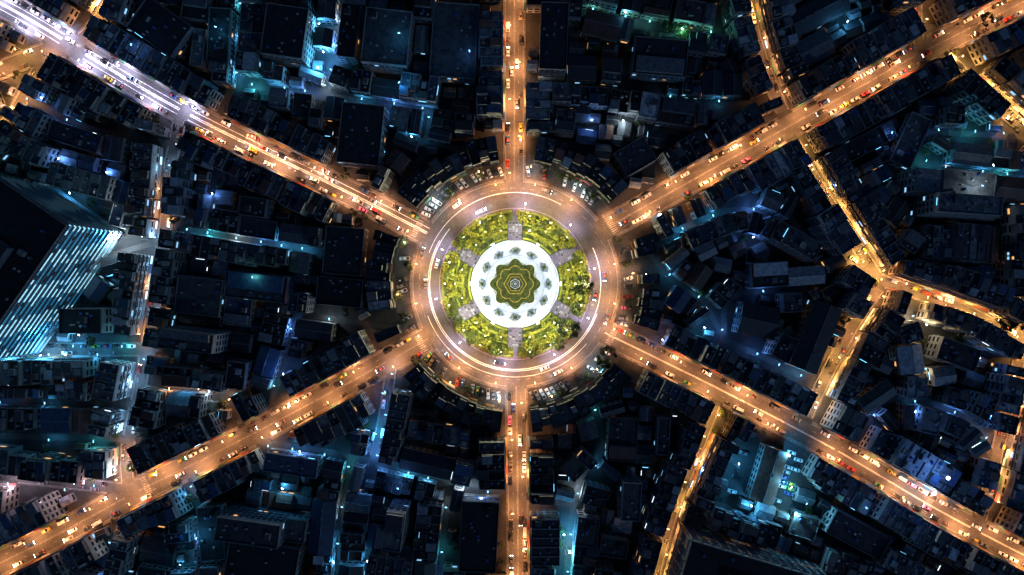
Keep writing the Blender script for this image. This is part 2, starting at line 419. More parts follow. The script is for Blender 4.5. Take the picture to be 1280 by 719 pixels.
def sub(P,u0,u1,v0,v1): return [bil(P,u0,v0),bil(P,u1,v0),bil(P,u1,v1),bil(P,u0,v1)]
def flat_unit(mb,P,h,fl=3.2,shop=0,awn=False,ends=(False,False),lit=.07,par=.8,wall=None,bay=2.2,cool=.4,rf=None,shedp=.45,pm='parapet'):
    wall=wall or R.choice(WALLS); rf=rf or R.choices(ROOFS,ROOFW)[0]
    mb.prism(P,0,h,wall,rf)
    facade(mb,P[0],P[1],h,fl,lit,shop,awn,bay=bay,cool=cool,pm=pm)
    facade(mb,P[2],P[3],h,fl,lit*.7,bay=bay,cool=.6,pm=pm)
    if ends[0]: facade(mb,P[3],P[0],h,fl,lit*.5,ledge=False,bay=3,cool=.5)
    if ends[1]: facade(mb,P[1],P[2],h,fl,lit*.5,ledge=False,bay=3,cool=.5)
    t=.2
    ly=hypot(P[3][0]-P[0][0],P[3][1]-P[0][1]); lx=hypot(P[1][0]-P[0][0],P[1][1]-P[0][1])
    mb.edgebox(bil(P,0,.1/ly*1.1),bil(P,1,.1/ly*1.1),t,h-.003,h+par,pm)
    mb.edgebox(bil(P,0,1-.11/ly),bil(P,1,1-.11/ly),t,h-.003,h+par,pm)
    v0,v1=.22/ly,1-.22/ly
    mb.edgebox(bil(P,.11/lx,v0),bil(P,.11/lx,v1),t,h-.003,h+par*.9,pm)
    mb.edgebox(bil(P,1-.11/lx,v0),bil(P,1-.11/lx,v1),t,h-.003,h+par*.9,pm)
    r=R.random()
    if r<shedp:
        v0,v1=(R.uniform(.35,.6),.97) if R.random()<.6 else (.06,R.uniform(.3,.6))
        Q=sub(P,.06,.94,v0,v1); z=h+2.3
        mb.prism(Q,h-.002,[z,z,z+.5,z+.5],R.choice(WALLS),R.choices(METR,METW)[0])
        Q2=sub(P,.06,.94,.06,v0-.03) if v1>.9 else sub(P,.06,.94,v1+.03,.95)
        roofstuff(mb,Q2,h,.6)
    else: roofstuff(mb,P,h)
def gable(mb,P,h,rise,m,wall,along=True,over=.4):
    if along: A,B,C,D=P
    else: B,C,D,A=P
    mb.prism([A,B,C,D],0,h,wall)
    m1=((A[0]+D[0])/2,(A[1]+D[1])/2,h+rise); m2=((B[0]+C[0])/2,(B[1]+C[1])/2,h+rise)
    z=h+.03
    mb.face([(*A,z),(*B,z),m2,m1],m); mb.face([(*C,z),(*D,z),m1,m2],m)
    mb.face([(*D,h+.01),(*A,h+.01),m1],wall); mb.face([(*B,h+.01),(*C,h+.01),m2],wall)
    mb.tube((m1[0],m1[1],m1[2]+.05),(m2[0],m2[1],m2[2]+.05),.14,.14,'steel',5)

OBBS=[]
def sat(a,b):
    dx,dy=b[0]-a[0],b[1]-a[1]
    if hypot(dx,dy)>a[5]+b[5]: return False
    for o,q in ((a,b),(b,a)):
        for th,ext in ((o[4],o[2]),(o[4]+pi/2,o[3])):
            ax,ay=cos(th),sin(th)
            d=abs(dx*ax+dy*ay)
            e=abs(cos(q[4]-th))*q[2]+abs(sin(q[4]-th))*q[3]
            if d>ext+e-.02: return False
    return True
def can(cx,cy,w,d,ang,clear=.3,rmin=73.5):
    o=(cx,cy,w/2,d/2,ang,hypot(w,d)/2,0)
    if rc(cx,cy)<rmin-min(w,d): return None
    c0=clr(cx,cy,sw=True)
    if c0<min(w,d)*.4: return None
    for q in OBBS:
        if sat(o,q): return None
    nx=max(2,int(w/3)+1); ny=max(2,int(d/3)+1); c,s=cos(ang),sin(ang)
    if c0<o[5]+clear or rc(cx,cy)-o[5]<rmin:
        for i in range(nx+1):
            for j in range(ny+1):
                if 0<i<nx and 0<j<ny: continue
                x=-w/2+w*i/nx; y=-d/2+d*j/ny; X,Y=cx+x*c-y*s,cy+x*s+y*c
                if rc(X,Y)<rmin: return None
                if clr(X,Y,sw=True)<clear: return None
    return o
def inob(x,y,pad=0):
    for q in OBBS:
        dx,dy=x-q[0],y-q[1]
        if abs(dx)>q[5]+pad or abs(dy)>q[5]+pad: continue
        a=abs(dx*cos(q[4])+dy*sin(q[4])); b=abs(-dx*sin(q[4])+dy*cos(q[4]))
        if a<q[2]+pad and b<q[3]+pad: return q
    return None
def rectP(w,d): return [(-w/2,-d/2),(w/2,-d/2),(w/2,d/2),(-w/2,d/2)]
def row(cx,cy,w,d,ang,h,shop=.0,awn=False,lit=.05,cool=.5):
    mb=MB(); nu=max(1,round(w/4.3)); P=rectP(w,d)
    wall=R.choice(WALLS); hh=h; rr=R.choices(ROOFS,ROOFW)[0]
    for k in range(nu):
        if R.random()<.25: hh=h+R.choice([-3.2,-1.6,0,0,1.2,3.2])
        hh=max(hh,6)
        Q=sub(P,k/nu,(k+1)/nu,0,R.choice([1,1,1,.9,.8]))
        if k>0: Q=[(Q[0][0]+.003,Q[0][1]),Q[1],Q[2],(Q[3][0]+.003,Q[3][1])]
        flat_unit(mb,Q,hh,3.2,shop,awn and R.random()<.8,(k==0,k==nu-1),lit,wall=wall if R.random()<.7 else None,cool=cool,rf=rr if R.random()<.6 else None)
    mb.obj('shophouse_row',(cx,cy,0),ang)
    OBBS.append((cx,cy,w/2,d/2,ang,hypot(w,d)/2,h+1))
def block(cx,cy,w,d,ang,h,lit=.06,cool=.5,name='apartment_building',rf=None):
    mb=MB(); P=rectP(w,d); flat_unit(mb,P,h,3.2,0,False,(True,True),lit,1.0,bay=2.6,cool=cool,rf=rf,shedp=.45 if w*d<300 else .15)
    mb.obj(name,(cx,cy,0),ang); OBBS.append((cx,cy,w/2,d/2,ang,hypot(w,d)/2,h))
def shed(cx,cy,w,d,ang,h,name='house',m=None,rise=None):
    mb=MB(); P=rectP(w,d); wl=R.choice(WALLS)
    gable(mb,P,h,rise or min(w,d)*.18,m or R.choices(METR,METW)[0],wl,w>=d)
    for a,b in ((0,1),(1,2),(2,3),(3,0)): facade(mb,P[a],P[b],h,3.0,.05,ledge=False,bay=3,cool=.5)
    if w*d>300:
        for k in range(int(w*d/120)):
            u=R.uniform(.1,.9); x=(u-.5)*max(w,d); 
            if w>=d: mb.box(x,0,1.6,1.0,h+(rise or min(w,d)*.18)-.2,h+(rise or min(w,d)*.18)+.6,'steel')
            else: mb.box(0,x,1.0,1.6,h+(rise or min(w,d)*.18)-.2,h+(rise or min(w,d)*.18)+.6,'steel')
    mb.obj(name,(cx,cy,0),ang); OBBS.append((cx,cy,w/2,d/2,ang,hypot(w,d)/2,h))

def tower(pts,h,name,fl=3.3,style='hotel',lit=.1):
    P=[W(*p) for p in pts]
    A=sum((P[i][0]*P[(i+1)%4][1]-P[(i+1)%4][0]*P[i][1]) for i in range(4))
    if A<0: P=P[::-1]
    cx=sum(p[0] for p in P)/4; cy=sum(p[1] for p in P)/4
    wl='tower_wall' if style=='hotel' else 'wall_4'
    L=[(p[0]-cx,p[1]-cy) for p in P]; mb=MB()
    mb.prism(L,0,h,wl,'roof_4')
    for i in range(4):
        p,q=L[i],L[(i+1)%4]; dx,dy=q[0]-p[0],q[1]-p[1]; l=hypot(dx,dy); ux,uy=dx/l,dy/l; nx,ny=uy,-ux
        nf=int(h/fl); nb=int(l/2.4); bw=l/nb
        for f in range(nf):
            z=f*fl
            mb.prism([(p[0]+nx*.01,p[1]+ny*.01),(p[0]+nx*.8,p[1]+ny*.8),(q[0]+nx*.8,q[1]+ny*.8),(q[0]+nx*.01,q[1]+ny*.01)],z+fl-.3,z+fl-.02,wl,bottom=True)
            run=0; state=False
            for k in range(nb):
                if style=='hotel':
                    ph=(k+f//3)%8
                    state=(ph<4 and R.random()<.88) or R.random()<.08
                    m='win_tower' if state else ('win_tower_dim' if R.random()<.75 else 'glass_dark')
                else:
                    if run<=0: state=R.random()<lit; run=R.choice([1,2,3])
                    run-=1
                    m='win_warm' if state and R.random()<.6 else ('win_cyan' if state else 'glass_dark')
                a=k*bw+.06;b=(k+1)*bw-.06
                mb.face([(p[0]+ux*a+nx*.05,p[1]+uy*a+ny*.05,z+.8),(p[0]+ux*b+nx*.05,p[1]+uy*b+ny*.05,z+.8),(p[0]+ux*b+nx*.05,p[1]+uy*b+ny*.05,z+2.6),(p[0]+ux*a+nx*.05,p[1]+uy*a+ny*.05,z+2.6)],m)
        if style!='hotel':
            for k in range(0,nb+1,2):
                a=min(max(k*bw,.15),l-.15); c=(p[0]+ux*a,p[1]+uy*a)
                mb.prism([(c[0]-ux*.12+nx*.02,c[1]-uy*.12+ny*.02),(c[0]-ux*.12+nx*1.1,c[1]-uy*.12+ny*1.1),(c[0]+ux*.12+nx*1.1,c[1]+uy*.12+ny*1.1),(c[0]+ux*.12+nx*.02,c[1]+uy*.12+ny*.02)],3,h-.1,'wall_4')
        mb.edgebox((p[0]+ux*.3-nx*.15,p[1]+uy*.3-ny*.15),(q[0]-ux*.3-nx*.15,q[1]-uy*.3-ny*.15),.3,h-.003,h+1.1,'parapet')
    mb.prism(sub(L,.3,.6,.35,.65),h-.002,h+4,'wall_3','roof_1')
    mb.prism(sub(L,.7,.85,.3,.5),h-.002,h+3,'wall_1','roof_4')
    roofstuff(mb,sub(L,.05,.95,.7,.95),h,.8); roofstuff(mb,sub(L,.05,.95,.05,.28),h,.8)
    mb.obj(name,(cx,cy,0))
    w=hypot(P[1][0]-P[0][0],P[1][1]-P[0][1]); d=hypot(P[2][0]-P[1][0],P[2][1]-P[1][1])
    OBBS.append((cx,cy,w/2+1.3,d/2+1.3,atan2(P[1][1]-P[0][1],P[1][0]-P[0][0]),hypot(w,d)/2+1.5,h))
tower([(155,292),(52,440),(-28,385),(75,237)],43,'hotel_tower')
tower([(848,652),(1010,700),(990,770),(828,722)],25,'office_building',style='office',lit=.12)

def reserve(px,py,w,d,ang):
    x,y=W(px,py); OBBS.append((x,y,w/2,d/2,radians(ang),hypot(w,d)/2,0)); return x,y
YA=-17
yx,yy=W(955,590)
shed(yx,yy,12,27,radians(YA),7,'market_hall','sheet_metal_2',2.2)
reserve(985,600,7.5,30,YA); reserve(922,590,7,34,YA)
reserve(150,302,8,10,-35)
for (px,py,w,d,a,h,k) in [(435,315,34,42,-5,9,'b'),(430,365,26,16,-5,9,'b'),(560,540,34,26,-8,10,'g'),(458,175,24,34,-6,13,'b'),(775,545,26,38,-3,8,'b'),(700,540,22,34,-2,9,'b'),
     (370,55,20,24,-8,17,'b'),(490,60,22,26,-6,15,'b'),(570,60,22,36,-4,10,'b'),(600,660,18,34,-3,12,'b'),(340,690,34,20,-10,14,'b'),(940,400,26,22,-12,9,'g'),
     (860,240,20,16,28,10,'b'),(1010,420,14,34,-22,9,'g'),(1180,440,36,20,-20,11,'b'),(120,400,24,14,0,12,'b'),(790,200,30,24,30,9,'b'),(520,500,20,16,-8,12,'b'),
     (690,60,13,32,-2,16,'b'),(215,45,26,18,-35,12,'b'),(60,160,24,18,-12,10,'b'),(1060,660,30,12,-28,10,'b'),(820,80,26,18,-5,10,'b'),(1160,640,24,16,-30,9,'b'),(850,440,30,20,-28,9,'b'),(260,370,22,18,-7,10,'b')]:
    x,y=W(px,py); a=radians(a)
    for sc in (1,.85,.7,.55):
        o=can(x,y,w*sc,d*sc,a,.3,73.5)
        if o:
            if k=='b': block(x,y,w*sc,d*sc,a,h,rf=R.choice(['roof_4','roof_4','roof_1']))
            else: shed(x,y,w*sc,d*sc,a,h,name='warehouse',m='sheet_metal_4')
            break

# ---- curved shophouses round the ring
step=4.4/62
groups=[];g=[]
for k in range(int(2*pi/step)):
    a0=k*step; a1=a0+step
    ok=all(clr(CX+r*cos(t),CY+r*sin(t),sw=True)>.4 for r in (60.5,72.5) for t in (a0,a1))
    if ok: g.append((a0,a1))
    else:
        if g: groups.append(g)
        g=[]
if g:
    if groups and groups[0][0][0]<.001: groups[0]=[(x-2*pi,y-2*pi) for x,y in g]+groups[0]
    else: groups.append(g)
for g in groups:
    mb=MB(); h=10.5
    for i,(a0,a1) in enumerate(g):
        if R.random()<.35: h=R.choice([8,10.5,9.6,11.5,13])
        r0=R.choice([60.5,60.5,61.6,62.4]); r1=R.choice([72.5,72.5,70])
        a1b=a1-.0001
        P=[(r*cos(t),r*sin(t)) for r,t in ((r0,a1b),(r0,a0),(r1,a0),(r1,a1b))]
        flat_unit(mb,P,h,3.2,.3,R.random()<.5,(i==len(g)-1,i==0),.07,cool=.3,wall=R.choice(['wall_dark','wall_dark','wall_5']),pm='parapet_dark')
    mb.obj('curved_shophouse_row',(CX,CY,0))

# ---- street fronts
for ri,rd in enumerate(ROADS):
    p,t,hw,sw=rd['p'],rd['t'],rd['hw'],rd['sw']
    main=rd['kind']=='main'; al=rd['kind']=='alley'
    for sd in (1,-1):
        k=0
        while k<len(p)-2:
            done=False
            for w in ((R.choice([34,26,22]),17.5,13.2,8.8,4.4) if not al else (R.choice([26,18,14]),9,5)):
                kk=k+int(w/4)
                if kk>=len(p): continue
                d=R.choice([11,12,13.5]) if main else R.choice([9,10.5,12])
                nrm=np.array((-t[kk][1],t[kk][0]))*sd
                c=p[kk]+nrm*(hw+sw+.45+d/2)
                ang=atan2(t[kk][1],t[kk][0])+(0 if sd>0 else pi)
                if abs(c[0])>300 or abs(c[1])>185: break
                o=can(c[0],c[1],w,d,ang,.2)
                if o:
                    if al:
                        r=R.random(); h=R.choice([6.4,8,9.6,11,12.8])
                        if r<.45 and w>8: row(c[0],c[1],w,d,ang,h,lit=.06,cool=.7)
                        elif r<.7: shed(c[0],c[1],w,d,ang,min(h,8))
                        else: block(c[0],c[1],w,d,ang,h,lit=.06,name='apartment_building' if w*d>150 else 'house')
                    else:
                        h=R.choice([9.6,11,12.8,12.8,14.4]) if main else R.choice([9.6,11,12.8,14.4])
                        row(c[0],c[1],w,d,ang,h,shop=.3 if main else .35,awn=main or R.random()<.5,lit=.07 if main else .12,cool=.2 if rd['lamp'] in 'OAY' else .9)
                    k+=int(w/2)+ (0 if R.random()<.7 else 1); done=True; break
            if not done: k+=1
# ---- interior fill
SEEDS=[(250,60,-8),(480,60,-6),(570,150,-5),(90,130,-25),(120,230,-15),(300,330,-7),(90,500,-3),(280,450,-7),(430,450,28),(560,560,-8),(400,620,-8),(250,670,-10),
 (50,640,25),(760,60,-5),(820,160,-8),(1010,50,28),(1080,40,20),(1180,210,-4),(1240,300,-4),(880,260,26),(900,380,-12),(1000,330,28),(1070,450,-24),(1180,470,-20),
 (760,560,-3),(740,680,-8),(930,560,-18),(1100,640,-28),(1050,700,-18),(1240,60,28),(60,330,-35),(60,720,20),(1120,280,-35),(1180,560,-25),(1080,200,28)]
SW_=[(*W(a,b),radians(c)) for a,b,c in SEEDS]
def nearest(x,y): return min(range(len(SW_)),key=lambda i:hypot(SW_[i][0]-x,SW_[i][1]-y))
def place(x,y,w,d,a):
    h=R.choice([6.4,8,9.6,9.6,11,12.8,16,22])
    if w>=12 and d>=9 and R.random()<.45: row(x,y,w,d,a+(pi if R.random()<.5 else 0),min(h,14))
    elif R.random()<(.3 if w>8 else .45): shed(x,y,w,d,a,min(h,R.uniform(3.5,7.5)))
    else: block(x,y,w,d,a,h if w*d>120 else min(h,12),name='apartment_building' if w*d>150 else 'house')
for si,(sx,sy,a) in enumerate(SW_):
    c,s=cos(a),sin(a); yl=-90
    while yl<90:
        d=R.choice([9,11,13,18]); gap=R.choice([.5,.9,1.8])
        xl=-110
        while xl<110:
            adv=1.5
            X,Y=sx+xl*c-yl*s,sy+xl*s+yl*c
            if abs(X)<310 and abs(Y)<190:
                for w in (R.choice([30,22,26]),R.choice([17,13]),9,6):
                    xm=xl+w/2; X,Y=sx+xm*c-yl*s,sy+xm*s+yl*c
                    if nearest(X,Y)!=si: continue
                    if can(X,Y,w,d,a,.15):
                        place(X,Y,w,d,a); adv=w+R.choice([.3,.3,.8,2]); break
            xl+=adv
        yl+=d+gap
    for w in (7,4.5):
        yl=-90
        while yl<90:
            xl=-100
            while xl<100:
                X,Y=sx+xl*c-yl*s,sy+xl*s+yl*c; adv=3
                if abs(X)<290 and abs(Y)<175 and nearest(X,Y)==si and not inob(X,Y):
                    ww=w*R.uniform(.9,1.4)
                    if can(X,Y,ww,w,a,.15):
                        if R.random()<.88: shed(X,Y,ww,w,a,R.uniform(3,6),name='house')
                        adv=ww+.5
                xl+=adv
            yl+=3.2

# ------------------------------------------------------------------ lamps
def lampmesh(h,arm,lens,name,globe=False):
    mb=MB()
    mb.cyl(0,0,.22,0,.35,'kerb_stone',8); mb.cyl(0,0,.12,.35,h-.5,'steel',8,.07)
    mb.tube((0,0,h-.55),(arm*.35,0,h),.06,.05,'steel'); mb.tube((arm*.35,0,h),(arm,0,h+.12),.05,.04,'steel')
    if globe:
        for z0,z1,r0,r1 in ((0,.35,.3,.8),(.35,.75,.8,.8),(.75,1.1,.8,.3)): mb.cyl(arm+.25,0,r0,h+.1+z0,h+.1+z1,lens,10,r1)
    else:
        mb.box(arm+.25,0,.7,.26,h+.08,h+.2,'steel',bottom=True)
        mb.box(arm+.27,0,.95,.46,h-.02,h+.079,lens,bottom=True)
    return mb.mesh(name)
LM={'O':lampmesh(9,2.2,'lens_orange','street_lamp'),'W':lampmesh(8,1.8,'lens_white','street_lamp'),'C':lampmesh(5.5,.9,'lens_cyan','alley_lamp'),'m':lampmesh(7,1.4,'lens_orange','street_lamp'),'B':lampmesh(10,.6,'lens_globe','globe_lamp',True)}
LD={}
def lightdata(key,color,energy,typ='SPOT',size=140,rad=.25):
    k=(key,round(energy,-1))
    if k in LD: return LD[k]
    l=bpy.data.lights.new(key,typ); l.color=color; l.energy=energy; l.shadow_soft_size=rad
    if typ=='SPOT': l.spot_size=radians(size); l.spot_blend=.8
    LD[k]=l; return l
ORG=(1.0,.40,.145); YEL=(1.0,.48,.12); CYN=(.07,.48,1.0); WHT=(.66,.86,1.0); BLU=(.10,.30,1.0); PNK=(.95,.7,.9); GRN=(.2,.9,.7); TEA=(.08,.7,.9)
EM=26500
NL=0
def lamp(x,y,rz,kind,color,energy,typ='SPOT',z=0):
    global NL
    me={'O':(LM['O'],9,2.45),'W':(LM['W'],8,2.05),'C':(LM['C'],5.5,1.15),'m':(LM['m'],7,1.65),'B':(LM['B'],9.8,.85)}[kind]
    o=inst(me[0],'alley_lamp' if kind=='C' else 'street_lamp',(x,y,z),rz)
    sz=160 if kind=='m' else 140
    l=bpy.data.objects.new('light',lightdata('light_'+kind+'%.2f%.2f'%(color[0],color[1]),color,energy,typ,sz))
    l.parent=o; l.location=(me[2],0,me[1]-.22)
    if typ=='SPOT': l.rotation_euler=(0,-radians(22 if kind=='O' else 18),0)
    col.objects.link(l); NL+=1
for i,rd in enumerate(ROADS):
    p,t,hw=rd['p'],rd['t'],rd['hw']; st=max(1,int(rd['sp']/2)); sd=1
    for k in range(2,len(p)-1,st):
        x,y=p[k]
        if abs(x)>270 or abs(y)>160: continue
        kk=min(len(p)-1,max(0,k+R.choice([-1,0,0,1]) if rd['kind']=='alley' else k))
        n=np.array((-t[kk][1],t[kk][0]))*sd; off=hw+.5 if rd['sw'] else hw-.3
        q=p[kk]+n*off; sd=-sd
        if clr(q[0],q[1],i)<.3 or rc(*q)<RO+1.5: continue
        rz=atan2(-n[1],-n[0]); e=rd['e']; L=rd['lamp']; v=R.uniform(.75,1.25)
        if rd['kind']=='main':
            if L=='A' and x<W(240,0)[0]: lamp(q[0],q[1],rz,'W',(.70,.66,1.0),EM*(1.4 if x<W(150,0)[0] else 1.0))  # cool bright lamps put here to stand in for light trail glow
            elif L=='A': lamp(q[0],q[1],rz,'O',(1,.44,.22),EM*v)
            else: lamp(q[0],q[1],rz,'O',ORG,EM*v)
        elif L=='M': 
            if R.random()<.55: lamp(q[0],q[1],rz,'m',ORG,EM*.42*v*e)
            else: lamp(q[0],q[1],rz,'C',(.3,.6,1.0),EM*.15*v*e,'POINT')
        elif L in 'OY':
            lamp(q[0],q[1],rz,'m',(ORG if R.random()<.7 else YEL) if L=='O' else (YEL if R.random()<.7 else ORG),EM*.5*v*e)
        else:
            if rd['kind']=='alley' and R.random()<.2: continue
            c={'C':CYN,'W':(1,.8,.5),'P':PNK,'G':GRN}[L]
            if L=='C': c=R.choices([CYN,BLU,WHT,TEA],[5,2.5,1.3,1.5])[0]
            v=R.uniform(.45,1.5)
            lamp(q[0],q[1],rz,'C',c,21000*(.15 if rd['kind']=='minor' else .12)*v*v*e,'POINT')
for k in range(16):
    a=2*pi*(k+.5)/16
    x,y=CX+(RO+.7)*cos(a),CY+(RO+.7)*sin(a)
    if clr(x,y)<.3: continue
    lamp(x,y,a+pi,'O',ORG,EM*.95)
for k in range(14):
    a=2*pi*(k+.2)/14; x,y=CX+59.6*cos(a),CY+59.6*sin(a)
    if clr(x,y)<.8: continue
    lamp(x,y,a+pi,'m',(1,.5,.22) if R.random()<.6 else WHT,EM*.15*R.uniform(.3,1.7))
MISC=[(157,296,WHT,7),(822,270,WHT,6),(1145,578,BLU,4),(1158,607,WHT,3),(1197,237,WHT,1.6),(770,155,WHT,.8),(405,90,CYN,2.4),(408,66,CYN,2),(400,40,CYN,1.4),(712,662,CYN,2.6),(710,690,TEA,2),
(930,625,CYN,2.4),(905,640,CYN,2.2),(918,580,CYN,2.6),(985,600,(.2,.7,1),2.2),(990,640,(.2,.7,1),2.2),(978,570,CYN,2),(262,660,CYN,1.8),(240,485,CYN,1.2),(270,490,WHT,1.1),(800,348,CYN,1.5),(806,374,BLU,1.4),
(1145,398,(1,.75,.45),1.2),(1050,45,CYN,.7),(1190,165,CYN,.9),(510,60,CYN,.4),(290,50,CYN,.6),(190,70,BLU,.8),(60,450,CYN,2.2),(30,445,CYN,2),(100,440,CYN,2.2),(155,575,WHT,1.8),
(868,585,BLU,1.6),(850,35,GRN,.8),(780,28,CYN,.6),(540,690,CYN,.6),(500,600,BLU,.9),(420,690,CYN,.6),(330,640,CYN,.6),(1010,505,WHT,1.4),(960,445,CYN,1),(610,625,BLU,.6),
(1230,215,CYN,.8),(1100,170,BLU,.5),(880,180,BLU,.4),(740,150,BLU,.4),(590,80,BLU,.3),(690,450,CYN,.4),(745,465,CYN,1.4),(520,180,CYN,.6),(330,350,GRN,.4),
(40,300,CYN,.6),(100,250,CYN,1),(150,210,BLU,.5),(90,210,BLU,.5),(1060,620,BLU,.5),(1210,440,BLU,.5),(930,300,BLU,.5),(360,460,BLU,.7),(70,130,BLU,.5),
(365,600,CYN,.9),(505,120,CYN,1.1),(350,118,CYN,1.1),(185,300,WHT,1.8),(20,600,PNK,1),(100,603,PNK,1),(380,560,BLU,.8),(1130,500,BLU,.5),(1040,240,BLU,.5),(880,410,CYN,.7),(1220,520,BLU,.5),
(240,690,CYN,1.4),(460,690,CYN,.8),(1190,290,BLU,.5),(1000,620,CYN,1.2),(820,420,BLU,.5),(280,240,BLU,.4)]
for px,py,c,e in MISC:
    x,y=W(px,py)
    if rc(x,y)<RO: continue
    best=None
    for _ in range(30):
        X,Y=x+R.uniform(-1,1)*_*.15,y+R.uniform(-1,1)*_*.15
        if (not inob(X,Y,.4) or (inob(X,Y,.4)[6]==0)) and clr(X,Y)>.2: best=(X,Y,0); break
    if not best:
        q=inob(x,y); best=(x,y,q[6] if q else 0)
    lamp(best[0],best[1],R.uniform(0,6.28),'B' if e>=3 else ('C' if best[2] else 'W'),c,21000*.16*e*(.4 if best[2] else 1),'POINT',best[2])
def aim(o,tgt):
    d=Vector(tgt)-o.location; o.rotation_euler=d.to_track_quat('-Z','Y').to_euler()
fm=MB(); fm.box(0,0,.5,.5,0,.25,'dark_metal'); fm.tube((0,0,.25),(0,0,.9),.06,.06,'steel'); fm.box(0,0,.7,.3,.9,1.3,'lens_white',bottom=True); fme=fm.mesh('floodlight')
P0=W(155,292);P1=W(52,440);P3=W(75,237)
def flood(a,b,out,n,e,h):
    dx,dy=b[0]-a[0],b[1]-a[1]; l=hypot(dx,dy); nx,ny=dy/l,-dx/l
    for k in range(n):
        t=(k+.5)/n; x,y=a[0]+dx*t,a[1]+dy*t
        sx,sy=x+nx*out,y+ny*out
        o=inst(fme,'floodlight',(sx,sy,0),atan2(ny,nx))
        l2=bpy.data.lights.new('flood','SPOT'); l2.energy=e; l2.color=(.06,.5,1); l2.spot_size=radians(95); l2.spot_blend=.6; l2.shadow_soft_size=.3
        lo=bpy.data.objects.new('flood_light',l2); lo.location=(sx,sy,1.7); col.objects.link(lo); aim(lo,(x,y,h)); lo.parent=o
        o_m=Matrix.Translation(o.location)@o.rotation_euler.to_matrix().to_4x4(); lo.matrix_parent_inverse=o_m.inverted()
flood(P1,P0,11,6,88000,26)
flood(P0,P3,11,3,70000,26)

# ------------------------------------------------------------------ vehicles
def loft(mb,secs,m):
    b=len(mb.v); a=mb.mid(m)
    for x,hw,z0,z1,ht in secs: mb.v.extend([(x,-hw,z0),(x,hw,z0),(x,ht,z1),(x,-ht,z1)])
    for i in range(len(secs)-1):
        for j in range(4):
            k=(j+1)%4; mb.f.append((b+4*i+j,b+4*i+k,b+4*i+4+k,b+4*i+4+j)); mb.m.append(a)
    mb.f.append((b+3,b+2,b+1,b)); mb.m.append(a); e=b+4*(len(secs)-1); mb.f.append((e,e+1,e+2,e+3)); mb.m.append(a)
def wheels(mb,xs,y,r=.33):
    for x in xs:
        for s in (1,-1): mb.tube((x,s*(y-.22),r),(x,s*y,r),r,r,'tyre',10)
def lights(mb,xf,xr,y,z,on):
    for s in (1,-1):
        mb.box(xf,s*y,.26,.42,z-.1,z+.14,'headlight' if on else 'lamp_off',bottom=True)
        mb.box(xr,s*y,.18,.36,z-.05,z+.15,'taillight' if on else 'tail_off',bottom=True)
